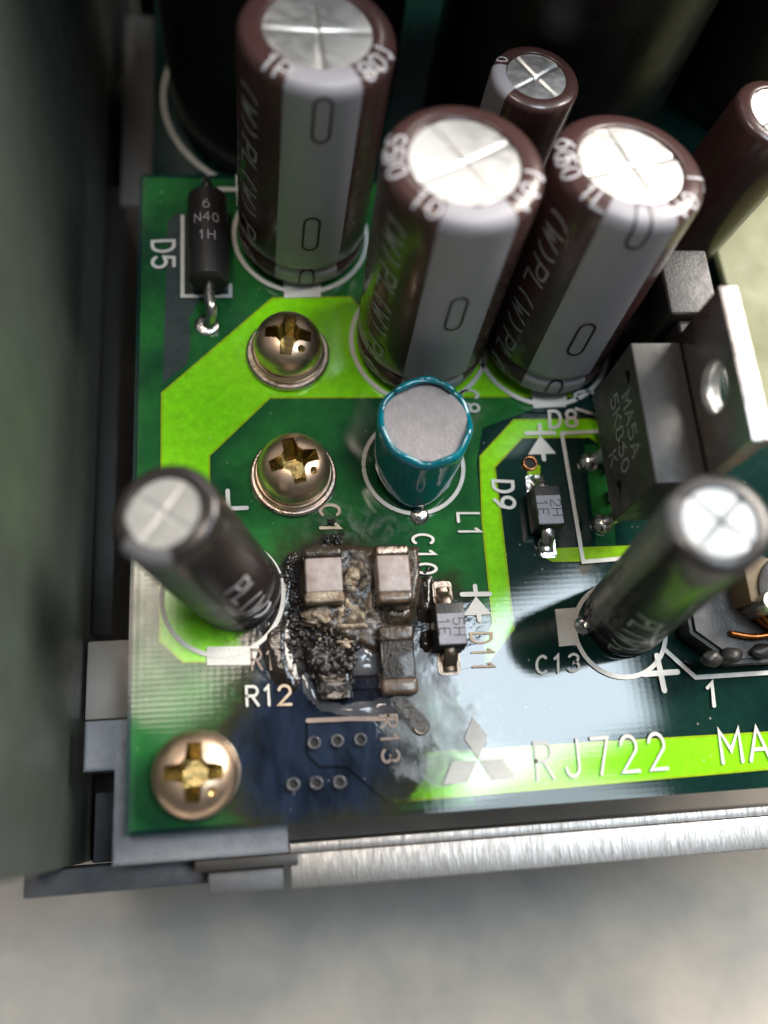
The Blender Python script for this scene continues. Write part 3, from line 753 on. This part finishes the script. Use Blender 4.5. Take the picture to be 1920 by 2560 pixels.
# ------------------------------------------------------------------ screws
def screw(label, c, r, hh, z0, rot, washers):
    root = thing('screw', label, 'screw', (c.x, c.y, 0), 'brass coloured cross head screws')
    prof = [(0.0005, z0 + .0)] + [(r * .96, z0), (r, z0 + .03), (r, z0 + hh * .25)]
    for i in range(1, 15):
        t = PI / 2 * i / 14
        prof.append((max(.0005, r * math.cos(t) ** .72), z0 + hh * .25 + hh * .75 * math.sin(t)))
    me = lathe(prof, 56)
    bm = bmesh.new(); bm.from_mesh(me); bmesh.ops.remove_doubles(bm, verts=bm.verts, dist=.0008); bmesh.ops.recalc_face_normals(bm, faces=bm.faces); bm.to_mesh(me); bm.free()
    cuts = []
    ztop = z0 + hh
    def cross_pts(L, wd):
        q = []
        for k in range(4):
            a = rot + k * PI / 2; ca, sa = math.cos(a), math.sin(a)
            for u, v in ((wd * .95, -wd * .62), (L, -wd * .5), (L, wd * .5), (wd * .95, wd * .62)):
                q.append((u * ca - v * sa, u * sa + v * ca))
        return q
    up, lo = cross_pts(r * .66, r * .32), cross_pts(r * .28, r * .24)
    n = len(up); zs = [(up, ztop + .1, 1.12), (up, ztop - .035, 1.0), (lo, ztop - hh * .82, 1.0)]
    v = [(x * k, y * k, z) for ps, z, k in zs for x, y in ps]; f = []
    for l in range(2):
        for i in range(n): f.append((l * n + i, (l + 1) * n + i, (l + 1) * n + (i + 1) % n, l * n + (i + 1) % n))
    f.append(tuple(range(n))[::-1][::-1]); f.append(tuple(2 * n + i for i in range(n)))
    cm = mesh(v, f)
    bm = bmesh.new(); bm.from_mesh(cm); bmesh.ops.recalc_face_normals(bm, faces=bm.faces); bm.to_mesh(cm); bm.free()
    bm = bmesh.new(); bmesh.ops.create_icosphere(bm, subdivisions=2, radius=.032)
    da = rot + PI / 4
    zc = z0 + hh * .25 + hh * .75 * math.sin(math.acos(.62 ** (1 / .72)))
    bmesh.ops.translate(bm, verts=bm.verts, vec=(r * .62 * math.cos(da), r * .62 * math.sin(da), zc + .008))
    dm = bpy.data.meshes.new('d'); bm.to_mesh(dm); bm.free()
    res = boolean_cut(me, [cm, dm])
    def inside(cn, nn):
        rr = math.hypot(cn.x, cn.y)
        if rr > r * .72 or cn.z < z0 + .01: return False
        t = math.acos(min(1, (rr / r) ** (1 / .72))); surf_z = z0 + hh * .25 + hh * .75 * math.sin(t)
        return cn.z < surf_z - .012 and rr < r * .7
    rec, shell = split_by(res, inside)
    link('screw_head', shell, M['brass'], root, 28)
    link('cross_recess', rec, M['recess'], root, 20)
    for nm, ro, ri, za, zb in washers:
        gap = nm == 'spring_washer'
        wob = None
        me2 = lathe([(ri, za), (ro - .012, za), (ro, za + .01), (ro, zb - .012), (ro - .014, zb), (ri, zb), (ri, za)], 56)
        link(nm, me2, M['washer'] if nm == 'flat_washer' else M['brass'], root, 35)
    return root
screw('brass coloured cross head screw on the lime trace beside the tall capacitors', at(622, 768), .255, .23, .115, D2(-98), [('flat_washer', .315, .13, .007, .055), ('spring_washer', .275, .13, .056, .113)])
screw('brass coloured cross head screw between teal inductor and tilted short capacitor', at(634, 1030), .262, .25, .10, D2(-76), [('flat_washer', .315, .13, .003, .045), ('spring_washer', .285, .13, .046, .098)])
screw('brass coloured cross head screw in the near left corner of the board', at(425, 1672), .275, .21, .048, D2(-92), [('flat_washer', .283, .13, .003, .047)])

# ------------------------------------------------------------------ teal inductor
L = thing('inductor', 'teal sleeved cylinder inductor with flat grey top marked L1', 'inductor', (LC.x, LC.y, 0))
ltop = Vector((2.045, 2.53, .62)) - Vector((LC.x, LC.y, 0))
rnd = random.Random(3); ph = [rnd.random() * 6 for _ in range(6)]
prof = [(.245, .03), (.30, .06), (.315, .14), (.318, .3), (.326, .48), (.333, .56), (.335, .595), (.328, .622), (.312, .634), (.296, .632), (.287, .622), (.282, .608)]
def wobt(a, j, r, z):
    t = z / .62
    k = 1 + .010 * math.sin(5 * a + ph[0] + z * 9) * (t > .7) + .008 * math.sin(9 * a + ph[1]) * t + .012 * math.sin(3 * a + ph[2] + z * 4)
    zz = z + (.014 * math.sin(3 * a + ph[3]) + .010 * math.sin(7 * a + ph[4])) * max(0, t - .8) * 5
    if z < .15:
        fw = max(0, math.cos(a + PI / 2)) ** 6
        k *= 1 + .16 * fw; zz = z + .02 * math.sin(4 * a) - .03 * fw
    return r * k, zz
sl = lathe(prof, 96, wobt)
for vtx in sl.vertices:
    t = vtx.co.z / .62; vtx.co.x += ltop.x * t; vtx.co.y += ltop.y * t
link('shrink_sleeve', sl, M['teal'], L)
tp = link('ferrite_top', disc_grid(.292, lambda x, y: .004 * math.sin(x * 9) * math.sin(y * 8), 10, 64), M['ferrite'], L); tp.location = (ltop.x, ltop.y, .612)
link('ferrite_core', lathe([(.001, .02), (.25, .02), (.25, .06), (.2, .3), (.2, .5)], 32), M['ferrite'], L)
# fold of the sleeve over the top edge and the pointed front lip
fold = smooth_path([(ltop.x - .20, ltop.y + .22, .632), (ltop.x - .05, ltop.y + .285, .65), (ltop.x + .12, ltop.y + .27, .655), (ltop.x + .21, ltop.y + .215, .64)])
link('sleeve_fold', tube(fold, [.018 + .008 * math.sin(i * .5) for i in range(len(fold))], 10), M['teal'], L)
link('lead', tube([(.03, -.33, .01), (.03, -.31, .05), (.02, -.24, .1)], .022), M['lead'], L)

# ------------------------------------------------------------------ axial diode D5
d0, d1 = at(452, 615, .17), at(448, 425, .17)
dc = (d0 + d1) / 2; ax = (d1 - d0).normalized(); hl = (d1 - d0).length / 2
X = thing('axial_diode', 'black axial diode lying beside the D5 lettering', 'diode', (dc.x, dc.y, 0))
q = Vector((0, 0, 1)).rotation_difference(ax).to_matrix().to_4x4()
def along(me): me.transform(Matrix.Translation((0, 0, .17)) @ q); return me
link('diode_body', along(lathe([(.001, -hl), (.13, -hl), (.152, -hl + .02), (.155, -hl + .05), (.155, hl - .05), (.152, hl - .02), (.13, hl), (.001, hl)], 40)), M['black'], X, 40)
dd = Vector((dc.x, dc.y, 0))
link('lead', tube(smooth_path([d0 + ax * .03 - dd, d0 - ax * .10 - dd, at(457, 668, .16) - dd, at(455, 695, .06) - dd, at(448, 703, 0) - dd]), .042), M['lead'], X)
link('lead', tube(smooth_path([d1 - ax * .03 - dd, d1 + ax * .10 - dd, at(446, 400, .12) - dd, at(446, 392, 0) - dd]), .042), M['lead'], X)
for n_, (zz, tx) in enumerate(((.10, 'N40'), (-.06, '1H'), (.22, '6'))):
    lines, wd = text_lines(tx); k = .075 / 6
    def fnd(u, v_, zz=zz, wd=wd, k=k):
        th = (u - wd / 2) * k / .155; p = Vector((0, 0, 0)); s_ = zz + (v_ - 3) * k
        side = Vector((1, 0, 0)); upv = Vector((0, 0, 1))
        return tuple(ax * s_ + side * math.sin(th) * .1575 + upv * math.cos(th) * .1575 + Vector((0, 0, .17)))
    link('printed_text', ribbons(lines, .8, fnd, step=.5), M['print'], X, False)

# ------------------------------------------------------------------ surface mount diodes
def smd_diode(label, corners, ztop, txt, burnt):
    """corners: pixel corners of the top face far-left, near-right"""
    a, b = at(corners[0][0], corners[0][1], ztop), at(corners[1][0], corners[1][1], ztop)
    cx, cy = (a.x + b.x) / 2, (a.y + b.y) / 2; wx, wy = abs(b.x - a.x) / 2, abs(a.y - b.y) / 2
    R_ = thing('chip_diode', label, 'diode', (cx, cy, 0), 'black moulded chip diodes')
    bd = link('moulded_body', box(-wx - .012, wx + .012, -wy - .012, wy + .012, .035, ztop, .012, 2, .012), M['black'], R_, 30)
    link('top_face', prism([(-wx + .006, -wy + .01), (wx - .006, -wy + .01), (wx - .006, wy - .075), (-wx + .006, wy - .075)], ztop - .01, ztop + .002), M['diode_top'], bd, False)
    for i, t in enumerate(txt):
        lines, wd = text_lines(t); k = .075 / 6
        me = ribbons(lines, .6, lambda u, v_, i=i, wd=wd, k=k: (((v_ - 3) * k) + (.05 if i == 0 else -.05), -.02 - (u - wd / 2) * k, ztop + .004))
        up_faces(link('printed_text', me, M['black'], bd, False))
    for s_ in (1, -1):
        y0 = wy * s_
        me = tube(smooth_path([(0, y0 - .05 * s_, ztop * .5), (0, y0 + .03 * s_, ztop * .5), (0, y0 + .075 * s_, ztop * .35), (0, y0 + .10 * s_, .035), (0, y0 + .15 * s_, .03)]), .034, 10)
        for vv in me.vertices: vv.co.x *= 1.5
        link('lead', me, M['solder_burnt'] if burnt else M['lead'], R_)
smd_diode('black chip diode beside the D9 lettering and lime trace', ((1153, 1050), (1220, 1132)), .22, ['2H', '1E'], False)
smd_diode('black chip diode above the D11 lettering at the burn', ((940, 1303), (1010, 1392)), .22, ['5H', '1E'], True)

# ------------------------------------------------------------------ transistor and what stands behind it
T = thing('power_transistor', 'black power transistor standing upright with pale metal tab and hole', 'transistor', (3.6, 2.4, 0))
def loc(me, r=T): me.transform(Matrix.Translation(-Vector(r.location))); return me
x0, x1, ya, yb = 3.42, 3.775, 1.89, 2.91
bd = box(x0, x1, ya, yb, .22, 1.0, .02, 3)
dimp = []
for (yy, zz) in ((2.08, .42), (2.72, .86)):
    bm = bmesh.new(); bmesh.ops.create_cone(bm, cap_ends=True, segments=20, radius1=.055, radius2=.055, depth=.08)
    bmesh.ops.rotate(bm, verts=bm.verts, cent=(0, 0, 0), matrix=Matrix.Rotation(PI / 2, 3, 'Y')); bmesh.ops.translate(bm, verts=bm.verts, vec=(x0, yy, zz))
    m_ = bpy.data.meshes.new('c'); bm.to_mesh(m_); bm.free(); dimp.append(m_)
link('moulded_body', loc(boolean_cut(bd, dimp)), M['pack'], T, 30)
tabm = box(x1 + .004, x1 + .124, 1.93, 2.97, .5, 1.58, .01, 2)
bm = bmesh.new(); bmesh.ops.create_cone(bm, cap_ends=True, segments=40, radius1=.185, radius2=.185, depth=.6)
bmesh.ops.rotate(bm, verts=bm.verts, cent=(0, 0, 0), matrix=Matrix.Rotation(PI / 2, 3, 'Y')); bmesh.ops.translate(bm, verts=bm.verts, vec=(x1, 2.42, 1.29))
m_ = bpy.data.meshes.new('c'); bm.to_mesh(m_); bm.free()
link('metal_tab', loc(boolean_cut(tabm, [m_])), M['tab'], T, 30)
hr = lathe([(.182, -.06), (.165, -.066), (.165, .066), (.182, .06)], 40); hr.transform(Matrix.Translation((x1 + .064, 2.42, 1.29)) @ Matrix.Rotation(PI / 2, 4, 'Y'))
link('hole_liner', loc(hr), M['alu'], T)
for i, yy in enumerate((2.16, 2.40, 2.64)):
    link('pin', loc(box(3.50, 3.56, yy - .04, yy + .04, -.1, .26, .006)), M['lead'], T, 30)
for p_, yy in (((1271, 1000), 2.40), ((1299, 1133), 1.98)):
    c = at(*p_)
    link('formed_pin', loc(tube(smooth_path([(c.x, c.y, .03), (c.x + .07, c.y + .02, .08), (3.55, c.y + .06, .24)]), .05)), M['lead'], T)
for i, (t_, y_, z_, sz) in enumerate((('5K860', 2.42, .60, .13), ('MA5A', 2.40, .80, .13), ('K', 2.30, .42, .13))):
    lines, wd = text_lines(t_); k = sz / 6
    me = ribbons(lines, .9, lambda u, v_, y_=y_, z_=z_, wd=wd, k=k: (x0 - .003, y_ - (u - wd / 2) * k, z_ + (v_ - 3) * k))
    link('printed_text', loc(me), M['print'], T, False)

C2 = thing('plastic_block', 'black plastic block standing behind the power transistor', 'block', (3.85, 3.35, 0))
link('block_body', loc(box(3.72, 4.08, 3.10, 3.62, 0, 1.05, .03, 3), C2), M['black'], C2, 30)
link('block_step', loc(box(3.80, 4.06, 2.99, 3.097, 0, .98, .03, 3), C2), M['black'], C2, 30)
OS = thing('insulating_sheet', 'smooth olive insulating sheet right of the transistor tab', 'sheet', (4.9, 3, .0))
link('sheet_face', loc(prism(view_pts2([(1535, 490), (1566, 605), (1640, 850)], .16) + [tuple(at(1648, 915, .16))[:2], (8.0, at(1648, 915, .16).y), (8.0, 5.4), tuple(at(1600, 400, .16))[:2]], .10, .16, .01), OS), M['olive'], OS, 30)
link('sheet_support', loc(box(5.3, 7.5, 2.95, 5.2, .0, .097, .01), OS), M['black'], OS, 30)

# ------------------------------------------------------------------ wound choke at the right
K = thing('wound_choke', 'black ferrite choke with copper wire turns cut by the right edge', 'choke', (4.25, 1.35, 0))
kc = Vector((4.33, 1.22, 0))
link('ferrite_base', loc(prism([(kc.x + .50 * math.cos(a), kc.y + .42 * math.sin(a)) for a in [2 * PI * (i + .5) / 8 for i in range(8)]], .02, .22, .03), K), M['black'], K, 30)
dc_ = Vector((kc.x + .22, kc.y + .05, 0))
link('ferrite_drum', loc(lathe([(.22, .2), (.22, .40), (.27, .42), (.27, .47), (.25, .48), (.001, .48)], 40, off=(dc_.x, dc_.y, 0)), K), M['black'], K, 40)
for i in range(4):
    zz = .24 + i * .042; rr = .24 + .01 * (i % 2)
    ring = [(dc_.x + rr * math.cos(t), dc_.y + rr * math.sin(t), zz + .02 * math.sin(t)) for t in [2 * PI * j / 32 for j in range(33)]]
    link('copper_turn', loc(tube(ring, .021, 8), K), M['enamel'], K)
pc = at(1622, 1318, .22)
link('metal_post', loc(lathe([(.075, .2), (.075, .50), (.065, .52), (.001, .52)], 28, off=(pc.x, pc.y, 0)), K), M['lead'], K, 40)
link('wire_end', loc(tube(smooth_path([(dc_.x, dc_.y - .24, .3), (kc.x - .02, kc.y - .22, .27), (kc.x - .2, kc.y - .18, .24)]), .022, 8), K), M['enamel'], K)
for px in ((1575, 1418), (1530, 1425), (1640, 1410)):
    c = at(*px, .2)
    link('terminal_lump', loc(lump(c.x, c.y, .24, .075, .055, .05, .15, 3, px[0]), K), M['black'], K)
o = link('tan_block', box(at(1612, 1250, .45).x, 5.6, at(1640, 1300, .45).y, at(1640, 1205, .45).y, .0, .45, .02), M['tan'], None, 30)
tag(o, 'tan block cut by the right edge behind the leaning short capacitor', 'block')

# ------------------------------------------------------------------ burnt parts
def chip(label, pa, pb, z0, z1_, mats, tilt=(0, 0), cat='chip capacitor', name='chip_capacitor', endfrac=.2, rotz=0, group=None):
    a, b = at(pa[0], pa[1], z1_), at(pb[0], pb[1], z1_)
    c = (a + b) / 2; wx, wy = abs(b.x - a.x) / 2, abs(a.y - b.y) / 2
    R_ = thing(name, label, cat, (c.x, c.y, z0), group); R_.rotation_euler = (tilt[0], tilt[1], rotz)
    h = z1_ - z0; e = endfrac * 2 * wy
    link('ceramic_body', box(-wx, wx, -wy + e * .9, wy - e * .9, .01, h, .022, 3), M[mats[0]], R_, 30)
    for s_, mm in ((1, mats[1]), (-1, mats[2])):
        y0, y1 = sorted((s_ * (wy - e), s_ * wy))
        link('end_terminal', box(-wx - .008, wx + .008, y0, y1, 0, h + .006, .035, 4), M[mm], R_, 50)
    return R_
chip('left of the two mauve chip capacitors, yellowed at its near end', (658, 1182), (744, 1296), .02, .20, ('mauve', 'resin', 'ash'), (.05, -.03), group='scorched chip capacitors')
chip('right of the two mauve chip capacitors, next to the C10 lettering', (808, 1178), (889, 1302), .02, .20, ('mauve', 'solder_burnt', 'brown_cer'), (-.03, .05), group='scorched chip capacitors')
chip('long blackened chip resistor above the R13 lettering', (817, 1352), (903, 1498), .01, .10, ('char', 'resin', 'brown_cer'), (.0, .0), 'chip resistor', 'chip_resistor', .24)
chip('small charred chip resistor at the near end of the char', (690, 1462), (762, 1503), .01, .10, ('char', 'tar', 'tar'), (.02, -.12), 'chip resistor', 'chip_resistor', .2)

R = thing('burnt_residue', 'brown baked resin, pale ash crust and black char bubbles around the chip capacitors', 'residue', (0, 0, 0))
# resin film : bumpy sheet inside an irregular outline
def film(outline, z, amp, m, name, step=.028, seed=1, edge=.06, fmax=26):
    poly = view_pts(outline); rn = random.Random(seed)
    xs = [p[0] for p in poly]; ys = [p[1] for p in poly]
    def inside(x, y):
        c = False
        for i in range(len(poly)):
            (xa, yaa), (xb, ybb) = poly[i], poly[i - 1]
            if (yaa > y) != (ybb > y) and x < (xb - xa) * (y - yaa) / (ybb - yaa) + xa: c = not c
        return c
    def dist(x, y):
        dmin = 9
        for i in range(len(poly)):
            a = Vector(poly[i - 1]); b = Vector(poly[i]); p = Vector((x, y)); t = max(0, min(1, (p - a).dot(b - a) / max(1e-9, (b - a).length_squared)))
            dmin = min(dmin, (p - a - (b - a) * t).length)
        return dmin
    ph_ = [(rn.uniform(5, fmax), rn.uniform(5, fmax), rn.random() * 6) for _ in range(9)]
    nx = int((max(xs) - min(xs)) / step) + 3; ny = int((max(ys) - min(ys)) / step) + 3
    idx = {}; v = []; f = []
    for j in range(ny):
        for i in range(nx):
            x = min(xs) + (i - 1) * step; y = min(ys) + (j - 1) * step
            dd_ = dist(x, y)
            if inside(x, y) or dd_ < step * .75:
                ins = dd_ if inside(x, y) else 0
                k = min(1, ins / edge); k = math.sin(k * PI / 2)
                n_ = sum(math.sin(x * a + y * b * (1 if q_ % 2 else -1) + c) for q_, (a, b, c) in enumerate(ph_)) / 9
                idx[i, j] = len(v); v.append((x, y, -.003 + k * (z + amp * n_ * 2)))
    for (i, j) in idx:
        if all((i + a, j + b) in idx for a, b in ((1, 0), (1, 1), (0, 1))):
            f.append((idx[i, j], idx[i + 1, j], idx[i + 1, j + 1], idx[i, j + 1]))
    return link(name, mesh(v, f), M[m], R)
film([(650, 1190), (690, 1172), (790, 1180), (905, 1180), (912, 1240), (905, 1300), (885, 1345), (830, 1392), (812, 1420), (770, 1398), (715, 1378), (672, 1345), (645, 1290)], .045, .02, 'resin', 'resin_film', step=.018, fmax=40)
film([(640, 1435), (668, 1452), (690, 1505), (745, 1520), (840, 1500), (905, 1510), (900, 1548), (760, 1552), (690, 1540), (655, 1500)], .016, .010, 'blister', 'blistered_mask', seed=4)
film([(742, 1405), (780, 1385), (818, 1410), (822, 1458), (770, 1462), (735, 1440)], .035, .010, 'blister', 'blistered_mask', seed=5)
film([(560, 1370), (600, 1300), (614, 1200), (640, 1185), (632, 1300), (628, 1400), (650, 1470), (640, 1500), (590, 1480), (565, 1430)], .022, .012, 'tar', 'tar_film', seed=9)
film([(905, 1250), (935, 1240), (940, 1330), (930, 1420), (905, 1400), (898, 1320)], .03, .02, 'tar', 'tar_film', seed=12)
film([(650, 1400), (700, 1380), (775, 1392), (782, 1425), (748, 1462), (700, 1475), (660, 1450)], .05, .03, 'char', 'char_bed', seed=6, step=.012, fmax=80)
# ash crust between and below the chips
film([(668, 1305), (700, 1295), (745, 1285), (748, 1230), (775, 1205), (805, 1225), (810, 1290), (815, 1330), (800, 1362), (745, 1352), (690, 1350), (660, 1335)], .05, .05, 'ash', 'ash_crust', step=.012, seed=31, edge=.05, fmax=75)
film([(668, 1312), (705, 1300), (722, 1318), (705, 1345), (675, 1345)], .10, .03, 'ash', 'ash_crust', step=.012, seed=32, edge=.05, fmax=60)
film([(720, 1348), (790, 1345), (802, 1360), (760, 1368), (722, 1362)], .085, .03, 'ash', 'ash_crust', step=.012, seed=33, edge=.03, fmax=60)
for i, (px, py, rx, ry, rz, mm) in enumerate(((690, 1328, .10, .06, .06, 'ash'), (745, 1388, .05, .03, .03, 'ash'), (850, 1308, .08, .035, .05, 'brown_cer'), (668, 1345, .05, .03, .03, 'brown_cer'), (762, 1250, .05, .06, .05, 'ash'))):
    c = at(px, py, .05)
    link('ash_lump', lump(c.x, c.y, .05, rx, ry, rz, .42, 4, i), M[mm], R)
def bubbles(zone, n, rmin, rmax, m, seed, zmax=.06):
    rr = random.Random(seed); ms = []
    for i in range(n):
        px, py, s_ = rr.choice(zone); px += rr.gauss(0, s_); py += rr.gauss(0, s_)
        c = at(px, py, .03); r_ = rmin + (rmax - rmin) * rr.random() ** 2.6
        q_ = lump(c.x, c.y, rr.uniform(-.01, zmax) * .8, r_ * rr.uniform(.8, 1.5), r_ * rr.uniform(.8, 1.5), r_ * rr.uniform(.6, 1.1), .16, 2, rr.randint(0, 9999))
        ms.append(q_)
    return tag(link('char_bubbles', join(ms), M[m], R), None, None, kind='stuff')
bubbles([(628, 1215, 8), (625, 1250, 9), (630, 1285, 9), (635, 1320, 10), (640, 1350, 12), (655, 1375, 14), (630, 1390, 12)], 420, .004, .022, 'char', 21, .016)
bubbles([(690, 1400, 20), (720, 1395, 20), (750, 1400, 18), (700, 1420, 22), (735, 1420, 22), (712, 1440, 22)], 520, .004, .022, 'char', 22, .05)
bubbles([(715, 1162, 9), (728, 1168, 8), (700, 1168, 8), (716, 1128, 5)], 110, .004, .022, 'char', 23, .02)
bubbles([(930, 1230, 5), (925, 1248, 8), (920, 1275, 8), (915, 1320, 10)], 90, .004, .016, 'char', 24, .015)
bubbles([(700, 1395, 14), (735, 1390, 16), (640, 1330, 14)], 90, .004, .018, 'sooty', 25, .06)
bubbles([(750, 1300, 30), (800, 1330, 20), (700, 1345, 20)], 90, .004, .014, 'ash', 26, .05)
